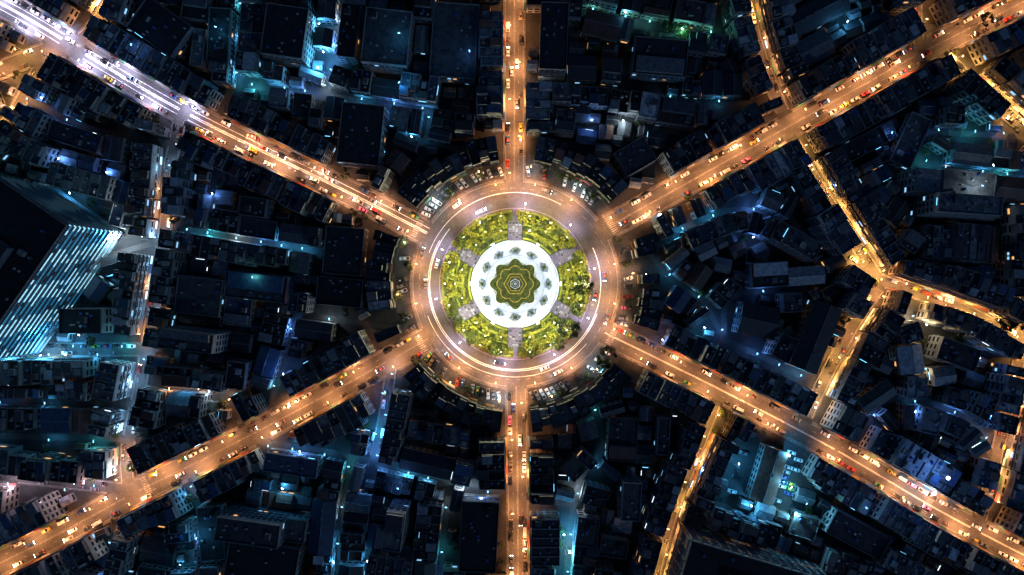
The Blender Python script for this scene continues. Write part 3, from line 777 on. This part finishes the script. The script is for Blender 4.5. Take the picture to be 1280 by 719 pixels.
def car_mesh(paint,kind,on,roof=None):
    mb=MB(); pm='paint_'+paint; rm='paint_'+(roof or paint)
    if kind in('car','taxi'):
        loft(mb,[(-2.25,.78,.3,.75,.72),(-2.1,.86,.22,.92,.8),(-1.2,.89,.2,.97,.82),(.9,.89,.2,.95,.82),(1.9,.86,.22,.82,.76),(2.25,.72,.3,.66,.62)],pm)
        loft(mb,[(-1.75,.74,.93,.97,.72),(-1.15,.76,.93,1.4,.58),(.3,.76,.93,1.42,.58),(1.0,.74,.9,.95,.7)],'glass_dark')
        loft(mb,[(-1.2,.6,1.38,1.43,.57),(-.5,.62,1.4,1.47,.58),(.3,.6,1.38,1.43,.57)],rm)
        wheels(mb,(-1.35,1.35),.9); lights(mb,2.12,-2.17,.55,.62,on)
        for s in (1,-1): mb.box(.75,s*.95,.16,.2,.9,1.05,pm,bottom=True)
        if kind=='taxi': mb.box(-.3,0,.22,.6,1.46,1.66,'win_warm' if on else 'ac_white')
    elif kind=='pickup_truck':
        loft(mb,[(-2.6,.84,.4,.95,.84),(1.1,.88,.35,1.0,.86),(2.2,.86,.38,.95,.8),(2.6,.76,.45,.8,.7)],pm)
        loft(mb,[(-.8,.76,.99,1.62,.64),(.5,.76,.99,1.64,.64),(1.15,.76,.98,1.02,.74)],'glass_dark')
        mb.box(-.15,0,1.35,1.26,1.63,1.7,rm)
        mb.box(-1.72,0,1.6,1.4,.951,1.0,'dark_metal')
        for s in (1,-1): mb.box(-1.72,s*.79,1.7,.09,.94,1.25,pm)
        mb.box(-2.56,0,.08,1.5,.94,1.25,pm)
        wheels(mb,(-1.6,1.6),.92,.38); lights(mb,2.48,-2.6,.6,.72,on)
    elif kind=='van':
        loft(mb,[(-2.5,.86,.35,1.9,.76),(1.4,.88,.32,1.95,.78),(1.95,.88,.32,1.2,.8),(2.5,.8,.38,.9,.7)],pm)
        mb.box(-.4,.865,3.2,.06,1.25,1.65,'glass_dark',bottom=True); mb.box(-.4,-.865,3.2,.06,1.25,1.65,'glass_dark',bottom=True)
        mb.face([(1.44,-.72,1.93),(1.44,.72,1.93),(1.99,.74,1.22),(1.99,-.74,1.22)],'glass_dark')
        mb.box(-.8,0,.9,.7,1.93,2.08,'ac_white')
        wheels(mb,(-1.55,1.6),.92,.36); lights(mb,2.4,-2.5,.62,.7,on)
    elif kind=='bus':
        loft(mb,[(-5.6,1.2,.4,2.9,1.12),(5.2,1.25,.35,2.95,1.15),(5.7,1.15,.4,2.4,1.05)],pm)
        for s in (1,-1): mb.box(-.2,s*1.215,9.6,.06,1.5,2.3,'glass_dark' if not on else 'win_warm',bottom=True)
        mb.box(-2.5,0,2.2,1.4,2.92,3.15,'ac_white'); mb.box(2,0,1.4,1.2,2.94,3.1,'ac_white')
        wheels(mb,(-3.6,3.4),1.25,.48); lights(mb,5.6,-5.62,.85,.8,on)
    elif kind=='tuk_tuk':
        loft(mb,[(-1.3,.62,.35,.7,.62),(.3,.62,.3,.6,.6),(1.0,.4,.35,.85,.3),(1.35,.15,.45,.8,.12)],pm)
        for x,y in ((-1.2,.55),(-1.2,-.55),(.5,.5),(.5,-.5)): mb.tube((x,y,.6),(x,y*.95,1.68),.03,.03,'steel',5)
        loft(mb,[(-1.4,.62,1.66,1.72,.55),(-.3,.64,1.7,1.82,.5),(.8,.56,1.64,1.7,.46)],rm)
        wheels(mb,(-.9,),.66,.26); mb.tube((1.1,-.06,.26),(1.1,.06,.26),.26,.26,'tyre',10)
        mb.box(1.32,0,.15,.25,.6,.8,'headlight' if on else 'lamp_off'); 
        for s in (1,-1): mb.box(-1.33,s*.45,.08,.2,.45,.6,'taillight' if on else 'tail_off')
    elif kind=='motorcycle':
        for x in (-.62,.62): mb.tube((x,-.05,.3),(x,.05,.3),.3,.3,'tyre',10)
        loft(mb,[(-.85,.1,.62,.72,.08),(-.4,.16,.5,.82,.14),(.1,.14,.4,.78,.12),(.3,.12,.3,.7,.1),(.6,.12,.6,.95,.1)],pm)
        loft(mb,[(-.8,.12,.8,.86,.1),(.1,.13,.79,.85,.1)],'dark_metal')
        mb.tube((.5,0,.9),(.62,0,.3),.04,.04,'steel',5); mb.tube((.42,-.34,1.0),(.42,.34,1.0),.025,.025,'steel',5)
        mb.box(.66,0,.12,.2,.75,.92,'headlight' if on else 'lamp_off')
    return mb.mesh(kind)
PC={'white':(.7,.7,.7),'silver':(.4,.41,.42),'black':(.015,.015,.018),'red':(.35,.03,.025),'blue':(.03,.07,.22),'yellow':(.6,.38,.03),'green':(.05,.25,.08),'pink':(.6,.12,.3),'grey':(.12,.12,.13),'bronze':(.22,.16,.09)}
for k,c in PC.items(): mat('paint_'+k,c,.3,.05,1,metal=.0,spec=.6)
VM={}
def vm(kind,paint,on,roof=None):
    k=(kind,paint,on,roof)
    if k not in VM: VM[k]=car_mesh(paint,kind,on,roof)
    return VM[k]
VP=[]
def rveh(x,y,rz,on,z=.0,md=4.4,kinds=None,beam=0):
    for a,b in VP:
        if abs(a-x)<md and abs(b-y)<md and hypot(a-x,b-y)<md: return False
    kind=R.choices(*(kinds or (['car','taxi','pickup_truck','van','tuk_tuk'],[10,2,4,2,.7])))[0]
    roof=None
    if kind=='taxi': paint,roof=R.choice([('green','yellow'),('pink',None),('yellow',None),('blue','red')])
    elif kind=='bus': paint=R.choice(['red','blue','white'])
    elif kind=='tuk_tuk': paint,roof='blue','yellow'
    else: paint=R.choices(['white','silver','black','red','blue','grey','bronze'],[5,4,5,1.0,.8,4,1])[0]
    VP.append((x,y))
    o=inst(vm(kind,paint,on,roof),kind,(x,y,z),rz)
    if beam:
        l=bpy.data.objects.new('headlight_beam',lightdata('headlight_beam',(1,.95,.9),beam,'SPOT',70,.08))
        l.parent=o; l.location=(2.9 if kind!='bus' else 6.1,0,.75); l.rotation_euler=(0,-radians(76),0); col.objects.link(l)
    return True
for i,rd in enumerate(ROADS):
    if rd['kind']=='alley': continue
    p,t,hw=rd['p'],rd['t'],rd['hw']; main=rd['kind']=='main'; z=rd['z']
    for sd in (1,-1):
        k=1; dens=.66 if main else .35
        while k<len(p)-2:
            n=np.array((-t[k][1],t[k][0])); q=p[k]+n*sd*(hw-1.1)
            if R.random()<dens and clr(q[0],q[1],i)>2.2 and rc(*q)>RO+4:
                rveh(q[0],q[1],atan2(t[k][1],t[k][0])+(0 if sd>0 else pi)+R.uniform(-.03,.03),R.random()<.15,z,5.2)
            elif R.random()<.4 and clr(q[0],q[1],i)>2.2 and rc(*q)>RO+4:
                for m in range(3):
                    qq=q+t[k]*(m*.9-1)
                    if all(hypot(a-qq[0],b-qq[1])>2.6 for a,b in VP):
                        inst(vm('motorcycle',R.choice(['black','red','blue','white']),False),'motorcycle',(qq[0],qq[1],z),atan2(n[1],n[0])*1+R.uniform(-.2,.2)+(pi if sd>0 else 0))
            k+=3 if R.random()<.75 else 5
        if main:
            k=R.randint(0,6)
            while k<len(p)-1:
                n=np.array((-t[k][1],t[k][0])); q=p[k]+n*sd*(hw*.31)
                if rc(*q)>RO+4:
                    A=i==0
                    rveh(q[0],q[1],atan2(t[k][1],t[k][0])+(0 if sd>0 else pi),True,z,4.6,(['car','taxi','pickup_truck','van','bus','tuk_tuk','motorcycle'],[8,2,3,1,.3,.6,1]),beam=(1800 if A else 0))
                k+=R.choice([5,8,12]) if i==0 else R.choice([10,14,20,28])
for r,n in ((40.3,4),(44.6,4),(49,6)):
    for k in range(n):
        a=2*pi*(k+R.uniform(-.4,.4))/n
        rveh(CX+r*cos(a),CY+r*sin(a),a-pi/2,True,ZT,6,(['car','taxi','pickup_truck','van','tuk_tuk'],[8,3,3,1,.6]),beam=900)
a=0
while a<2*pi:
    x,y=CX+56.6*cos(a),CY+56.6*sin(a)
    d=math.degrees(a)%360
    dens=.75 if 95<d<140 or 235<d<320 else .45
    if clr(x,y)>2.2 and R.random()<dens:
        rveh(x,y,a+(0 if R.random()<.6 else pi)+.25,False,.004,2.25,(['car','taxi','pickup_truck','van'],[10,1.5,4,2]))
    a+=2.75/56.6
for cxp,cols in ((985,(-2.2,2.2)),(922,(0,))):
    bx,by=W(cxp,597 if cxp>950 else 590); c,s=cos(radians(YA)),sin(radians(YA))
    for u in cols:
        for k in range(-5,6):
            v=k*2.5; x,y=bx+u*c-v*s,by+u*s+v*c
            if R.random()<(.6 if cxp>950 else .4) and clr(x,y)>2:
                if cxp>950 and R.random()<.35: me,nm=vm('taxi','green',False,'yellow'),'taxi'
                else: me,nm=vm('car',R.choice(['white','silver','blue','grey','black']),False,None),'car'
                inst(me,nm,(x,y,.004),radians(YA)+(0 if u>0 else pi)); VP.append((x,y))
print('vehicles',len(VP))

# ------------------------------------------------------------------ trees
def rquad(mb,c,s,m,q=R):
    d=np.array([q.gauss(0,1) for _ in range(3)]); d/=np.linalg.norm(d); e=np.cross(d,(.3,.2,1)); e/=np.linalg.norm(e)
    mb.face([tuple(c-d*s),tuple(c+e*s),tuple(c+d*s),tuple(c-e*s)],m)
def tree_mesh(seed,r=3.0,h=6.5,cols=('leaf_light','leaf_mid','leaf_dark'),n=900):
    q=random.Random(seed); mb=MB()
    mb.tube((0,0,0),(.1,.05,h*.35),.24,.17,'bark',8)
    for k in range(6):
        a=2*pi*k/6+q.uniform(-.4,.4); e=(cos(a)*r*.55,sin(a)*r*.55,h*.6+q.uniform(-.4,.8))
        mb.tube((.1,.05,h*.33),e,.11,.04,'bark',5)
    mb.tube((.1,.05,h*.34),(0,0,h*.85),.13,.04,'bark',5)
    cl=[]
    for k in range(17):
        a=q.uniform(0,2*pi); rr=r*math.sqrt(q.uniform(.02,.85)); zz=h*.68+q.uniform(-.7,1.1)*(1-(rr/r)**2)*1.1
        cl.append((cos(a)*rr,sin(a)*rr,zz,q.uniform(.5,.95)*r*.36, q.choices(cols,[3,4,2.5])[0]))
    for k in range(n):
        c=q.choice(cl); u=np.array([q.gauss(0,1) for _ in range(3)]); u/=np.linalg.norm(u); rad=c[3]*q.uniform(.55,1.12)
        p=np.array(c[:3])+u*rad*np.array((1,1,.75))
        d=np.array([q.gauss(0,1) for _ in range(3)]); d/=np.linalg.norm(d); w=np.cross(d,u+.3); w/=np.linalg.norm(w)+1e-6
        s=q.uniform(.16,.32); m=c[4] if q.random()<.75 else q.choice(cols)
        mb.face([tuple(p-d*s),tuple(p+w*s*.6),tuple(p+d*s),tuple(p-w*s*.6)],m)
    return mb.mesh('tree')
TD=[tree_mesh(s,3,6.5,('leaf_mid','leaf_mid','leaf_dark'),1500) for s in (1,2,3)]
TG=[tree_mesh(s,2.2,3.6,cc,1000) for s,cc in ((4,('leaf_yellow','leaf_yellow','leaf_light')),(5,('leaf_yellow','leaf_light','leaf_light')),(6,('leaf_yellow','leaf_yellow','leaf_mid')),(7,('leaf_light','leaf_light','leaf_mid')),(8,('leaf_mid','leaf_mid','leaf_dark')))]
for px,py,s in [(755,445,1.8),(717,224,1.0),(738,243,1.1),(505,302,1.0),(512,333,.8),(500,372,.9),(506,397,.9),(522,448,.9),(548,474,.8),(680,214,.8),(700,219,.8),(1262,385,2.2),(1245,400,1.7),
                (1275,405,1.9),(783,330,.7),(784,380,.7),(770,300,.7),(600,222,.7),(560,245,.8),(585,486,.8),(700,489,.8),(735,470,.9),(1225,30,1.2),(850,45,1.3),(832,38,1.1),(870,30,1.2),(742,40,1.4),(748,60,1.3),(290,45,1.0)]:
    x,y=W(px,py)
    q=inob(x,y,.2)
    if q and s<=1.0: continue
    if q and s<1.5:
        for _ in range(20):
            X,Y=x+R.uniform(-8,8),y+R.uniform(-8,8)
            if not inob(X,Y,.5) and clr(X,Y)>.6: x,y=X,Y; q=None; break
    if q: continue
    inst(R.choice(TD),'tree',(x,y,0),R.uniform(0,6),s)
cnt=0
for _ in range(4000):
    if cnt>110: break
    x,y=R.uniform(-260,260),R.uniform(-150,150)
    if rc(x,y)<75 or inob(x,y,1.0) or clr(x,y)<1.2: continue
    inst(R.choice(TD),'tree',(x,y,0),R.uniform(0,6),R.uniform(.45,.95)); cnt+=1

# ------------------------------------------------------------------ central garden
P=lambda r,a,z:(CX+r*cos(a),CY+r*sin(a),z)
zk=ZT+.15
mb=MB()
for k in range(180):
    a,b=2*pi*k/180,2*pi*(k+1)/180
    mb.face([P(RI,a,0),P(RI,b,0),P(RI,b,zk),P(RI,a,zk)],'white_paint_and_trail' if k%2 else 'dark_metal')
annulus(mb,RI-.3,RI,zk,'kerb_stone'); annulus(mb,RI-1.0,RI-.3,zk,'paving')
mb.obj('garden_kerb')
zg=zk+.05
mb=MB(); annulus(mb,21.0,RI-1.0,zg,'lawn'); 
for k in range(180):
    a,b=2*pi*k/180,2*pi*(k+1)/180
    mb.face([P(RI-1.0,a,0),P(RI-1.0,b,0),P(RI-1.0,b,zg),P(RI-1.0,a,zg)],'kerb_stone')
mb.obj('lawn')
zp=zg+.1; mb=MB(); annulus(mb,9,22,zp,'plaza_stone')
for k in range(180):
    a,b=2*pi*k/180,2*pi*(k+1)/180
    mb.face([P(22,a,0),P(22,b,0),P(22,b,zp),P(22,a,zp)],'kerb_stone')
mb.face([P(9.2,2*pi*k/60,zp-.002) for k in range(60)],'plaza_stone')
mb.obj('plaza_pavement')
mb=MB()
for r,w in ((20.9,.4),(18.6,.25),(14.4,.25)): annulus(mb,r,r+w,zp+.004,'plaza_band')
for k in range(24):
    a=2*pi*k/24; annulus(mb,18.9,20.8,zp+.008,'plaza_band',1,a-.008,a+.008)
mb.obj('plaza_paving_pattern')
PA=[radians(90+60*k) for k in range(6)]
PE=31.5
for a in PA:
    mb=MB(); ca,sa=cos(a),sin(a)
    def T(r,o,z): return (CX+r*ca-o*sa, CY+r*sa+o*ca, z)
    hw=3.2
    mb.face([T(21.6,-hw,zp+.02),T(PE,-hw,zp+.02),T(PE,hw,zp+.02),T(21.6,hw,zp+.02)],'path_stone')
    for s in (1,-1):
        q=[T(21.9,s*hw,0)[:2],T(PE,s*hw,0)[:2],T(PE,s*(hw+.3),0)[:2],T(21.9,s*(hw+.3),0)[:2]]
        mb.prism(q,0,zp+.35,'path_stone')
    for r in range(22,31,1):
        for o in (-2.4,-.8,.8,2.4):
            if (r+int(o*2))%3==0: continue
            z=zp+.024
            mb.face([T(r+.1,o-.6,z),T(r+.8,o-.6,z),T(r+.8,o+.6,z),T(r+.1,o+.6,z)],R.choice(['plaza_band','path_stone','path_stone','lawn_dark']))
    mb.face([T(PE,-1.2,zp+.01),T(RI-.4,-1.2,zp+.01),T(RI-.4,1.2,zp+.01),T(PE,1.2,zp+.01)],'path_stone')
    mb.obj('garden_path')
def nearpath(a,r,w):
    if r>PE+1: w=1.6
    return any(abs(math.remainder(a-b,2*pi))*r<w for b in PA)
def hedge(r,a0,a1,w,h,cols,name='hedge'):
    mb=MB(); n=max(3,int((a1-a0)*r/.6)); z=zg
    for k in range(n):
        a,b=a0+(a1-a0)*k/n,a0+(a1-a0)*(k+1)/n-.0005
        hh=h*R.uniform(.85,1.1)
        mb.prism([P(r-w/2,a,0)[:2],P(r+w/2,a,0)[:2],P(r+w/2,b,0)[:2],P(r-w/2,b,0)[:2]],z,z+hh,cols[1],cols[0])
        for _ in range(int(7*w)+3):
            t=R.uniform(a,b); rr=r+R.uniform(-w*.6,w*.6); rquad(mb,np.array(P(rr,t,z+hh*R.uniform(.6,1.15))),R.uniform(.1,.24),R.choice(cols))
    mb.obj(name)
for i,pa in enumerate(PA):
    for r,w,h,c,nm in ((23.1,.9,.6,('leaf_yellow','leaf_light'),'hedge'),(26.2,1.2,.5,('leaf_yellow','gold_flowers'),'flower_bed'),(29.8,.8,.8,('leaf_light','leaf_yellow'),'hedge')):
        g=(3.9)/r; hedge(r,pa+g,pa+radians(60)-g,w,h,c,nm)
    g=1.6/36; hedge(36.2,pa+g,pa+radians(60)-g,1.1,1.0,('leaf_light','leaf_mid'))
    for da in (18,30,42):
        t=pa+radians(da); c0=P(27.9 if da!=30 else 32.6,t,0); mb=MB(); mb.cyl(c0[0],c0[1],1.3,zg,zg+.5,'leaf_mid',12,1.1)
        for _ in range(120):
            u=R.uniform(0,6.28); rr=1.3*math.sqrt(R.random()); rquad(mb,np.array((c0[0]+rr*cos(u),c0[1]+rr*sin(u),zg+.5+R.random()*.4)),R.uniform(.12,.25),R.choice(['leaf_yellow','leaf_light','gold_flowers']))
        mb.obj('shrub')
GT=[]
for _ in range(3000):
    if len(GT)>175: break
    r=R.choice([R.uniform(30.5,36.5),R.uniform(24,36.5)]); a=R.uniform(0,2*pi)
    if nearpath(a,r,4.0): continue
    x,y=CX+r*cos(a),CY+r*sin(a)
    if any(hypot(x-g[0],y-g[1])<2.2 for g in GT): continue
    GT.append((x,y)); inst(R.choices(TG,[4,4,3,2,.9])[0],'garden_tree',(x,y,zg),R.uniform(0,6),R.uniform(.5,.95))
for px,py,s in [(728,357,1.7),(709,410,1.8),(697,428,1.2),(577,300,.9),(590,424,.9),(622,438,.9),(665,440,.9),(573,398,.9),(560,345,.7),(607,282,.7),(718,385,1.0)]:
    x,y=W(px,py); inst(R.choice(TD),'tree',(x,y,zg),R.uniform(0,6),s)
# plaza planters
for k in range(6):
    for da,rr in ((radians(30),16.6),(0,16.6)):
        t=PA[k]+da; x,y=CX+rr*cos(t),CY+rr*sin(t); mb=MB()
        mb.prism([(2.9*cos(u)*(1+.18*sin(4*u)),1.8*sin(u)*(1+.1*cos(3*u))) for u in [2*pi*j/28 for j in range(28)]],.012,.2,'plaza_band')
        mb.cyl(0,0,.85,.2,.55,'marble',16,.95); mb.cyl(0,0,.8,.55,.58,'lawn_dark',16)
        for _ in range(150):
            u=R.uniform(0,6.28); rr2=1.0*math.sqrt(R.random()); rquad(mb,np.array((rr2*cos(u),rr2*sin(u),.6+R.random()*1.0*(1-rr2/1.6))),R.uniform(.1,.2),R.choice(['leaf_mid','leaf_dark','leaf_light']))
        for j in range(6):
            u=2*pi*j/6; 
            for _ in range(14): rquad(mb,np.array((2.1*cos(u)+R.gauss(0,.22),1.35*sin(u)+R.gauss(0,.22),.25+R.random()*.4)),R.uniform(.1,.2),R.choice(['leaf_mid','leaf_dark']))
        mb.obj('planter',(x,y,zp),t+pi/2)
def lobe(r,amp,n=192,ph=pi/2,k=8,pw=.8):
    return [(r*(1+amp*abs(cos(k/2*(2*pi*i/n-ph)))**pw-amp*.5)*cos(2*pi*i/n), r*(1+amp*abs(cos(k/2*(2*pi*i/n-ph)))**pw-amp*.5)*sin(2*pi*i/n)) for i in range(n)]
def hexa(r,ph=0): return [(r*cos(ph+pi/3*i),r*sin(ph+pi/3*i)) for i in range(6)]
mb=MB()
mb.prism(lobe(11.7,.24,pw=1.6),0,zp+.3,'marble'); mb.prism(lobe(11.3,.24,pw=1.6),0,zp+.34,'lawn')
mb.prism(lobe(8.6,.18,pw=.9),0,zp+.38,'gold_flowers'); mb.prism(lobe(8.05,.18,pw=.9),0,zp+.42,'lawn')
mb.prism(hexa(5.9),0,zp+.5,'gold_flowers'); mb.prism(hexa(5.3),0,zp+.53,'lawn')
mb.prism(hexa(4.2),0,zp+.62,'gold_flowers'); mb.prism(hexa(3.7),0,zp+.75,'lawn_dark'); mb.prism(hexa(2.7,pi/6),0,zp+.85,'marble')
mb.prism(hexa(2.3,pi/6),0,zp+.856,'water')
mb.cyl(0,0,.5,zp+.856,zp+2.0,'marble',12,.35); mb.cyl(0,0,.5,zp+2.0,zp+2.4,'marble',16,1.5); mb.cyl(0,0,1.3,zp+2.4,zp+2.41,'water',16)
mb.cyl(0,0,.25,zp+2.41,zp+3.2,'marble',10,.18); mb.cyl(0,0,.25,zp+3.2,zp+3.4,'marble',12,.7); mb.cyl(0,0,.12,zp+3.4,zp+4.2,'marble',8,.02)
for k in range(900):
    a=R.uniform(0,6.28); rr=R.uniform(9.5,11.2); rquad(mb,np.array((rr*cos(a),rr*sin(a),zp+R.uniform(.4,.75))),R.uniform(.12,.28),R.choice(['leaf_light','leaf_light','leaf_mid']))
for j in range(8):
    u=pi/2+2*pi*j/8
    for _ in range(70): rquad(mb,np.array((11.0*cos(u)+R.gauss(0,.5),11.0*sin(u)+R.gauss(0,.5),zp+.4+R.random()*1.1)),R.uniform(.14,.28),R.choice(['leaf_mid','leaf_dark','leaf_light']))
mb.obj('fountain',(CX,CY,0))
# garden lighting
gm=MB(); gm.cyl(0,0,.14,0,.2,'steel',8); gm.cyl(0,0,.06,.2,6.4,'dark_metal',6); gm.cyl(0,0,.2,6.4,6.75,'lens_white',8,.26); gm.cyl(0,0,.3,6.75,6.85,'dark_metal',8,.05); gme=gm.mesh('garden_lamp')
for k in range(6):
    for da,rr in ((15,27),(30,29.5),(45,27),(12,34),(30,34.5),(48,34)):
        a=PA[k]+radians(da); x,y=CX+rr*cos(a),CY+rr*sin(a)
        o=inst(gme,'garden_lamp',(x,y,zg)); l=bpy.data.objects.new('light',lightdata('garden_light',(1,.97,.55),4600*R.choice([.6,1,1.6]),'POINT',0,.25)); l.parent=o; l.location=(0,0,6.0 if False else 7.2); col.objects.link(l)
fl=MB(); fl.cyl(0,0,.2,0,.3,'kerb_stone',8); fl.cyl(0,0,.11,.3,9,'steel',8,.07); fl.tube((0,-.8,9),(0,.8,9),.05,.05,'steel')
for s in (-.6,0,.6): fl.box(.15,s,.35,.4,8.8,9.3,'lens_white',bottom=True)
flm=fl.mesh('floodlight_mast')
for k in range(6):
    a=PA[k]+radians(30); x,y=CX+22.2*cos(a),CY+22.2*sin(a)
    o=inst(flm,'floodlight_mast',(x,y,zg),a+pi); l=bpy.data.objects.new('light',lightdata('mast_light',(.42,.62,1.0),4000,'POINT',0,.3)); l.parent=o; l.location=(2.6,0,9.0); col.objects.link(l)
for k in range(10):
    a=2*pi*(k+.3)/10; x,y=CX+(RI-.7)*cos(a),CY+(RI-.7)*sin(a)
    lamp(x,y,a,'W',(.66,.55,1.0),EM*.4,'SPOT',zk)  # added lamps that give the inner ring road its purple-white spill

# ------------------------------------------------------------------ world, added moon fill, camera
w=bpy.data.worlds.new('World'); scn.world=w; w.use_nodes=True; nt=w.node_tree; bg=nt.nodes['Background']
sky=nt.nodes.new('ShaderNodeTexSky'); sky.sky_type='NISHITA'; sky.sun_disc=False; sky.sun_elevation=radians(35); sky.sun_rotation=radians(140)
tint=nt.nodes.new('ShaderNodeVectorMath'); tint.operation='MULTIPLY'; tint.inputs[1].default_value=(.24,.50,.95)
nt.links.new(sky.outputs[0],tint.inputs[0]); nt.links.new(tint.outputs[0],bg.inputs['Color']); bg.inputs['Strength'].default_value=.024
sl=bpy.data.lights.new('moon_fill','SUN'); sl.energy=.19; sl.color=(.38,.62,1); sl.angle=radians(.5)  # added unseen light, gives roofs crisp shadows and bright parapet edges
so=bpy.data.objects.new('added_moon_fill',sl); so.rotation_euler=(radians(55),0,radians(40)); col.objects.link(so)
cam=bpy.data.cameras.new('camera'); cam.lens=24; cam.sensor_width=36; cam.clip_end=5000; cam.clip_start=1
co=bpy.data.objects.new('camera',cam); co.location=(0,0,512*24/36); col.objects.link(co); scn.camera=co
print('lights',NL,'objects',len(bpy.data.objects))
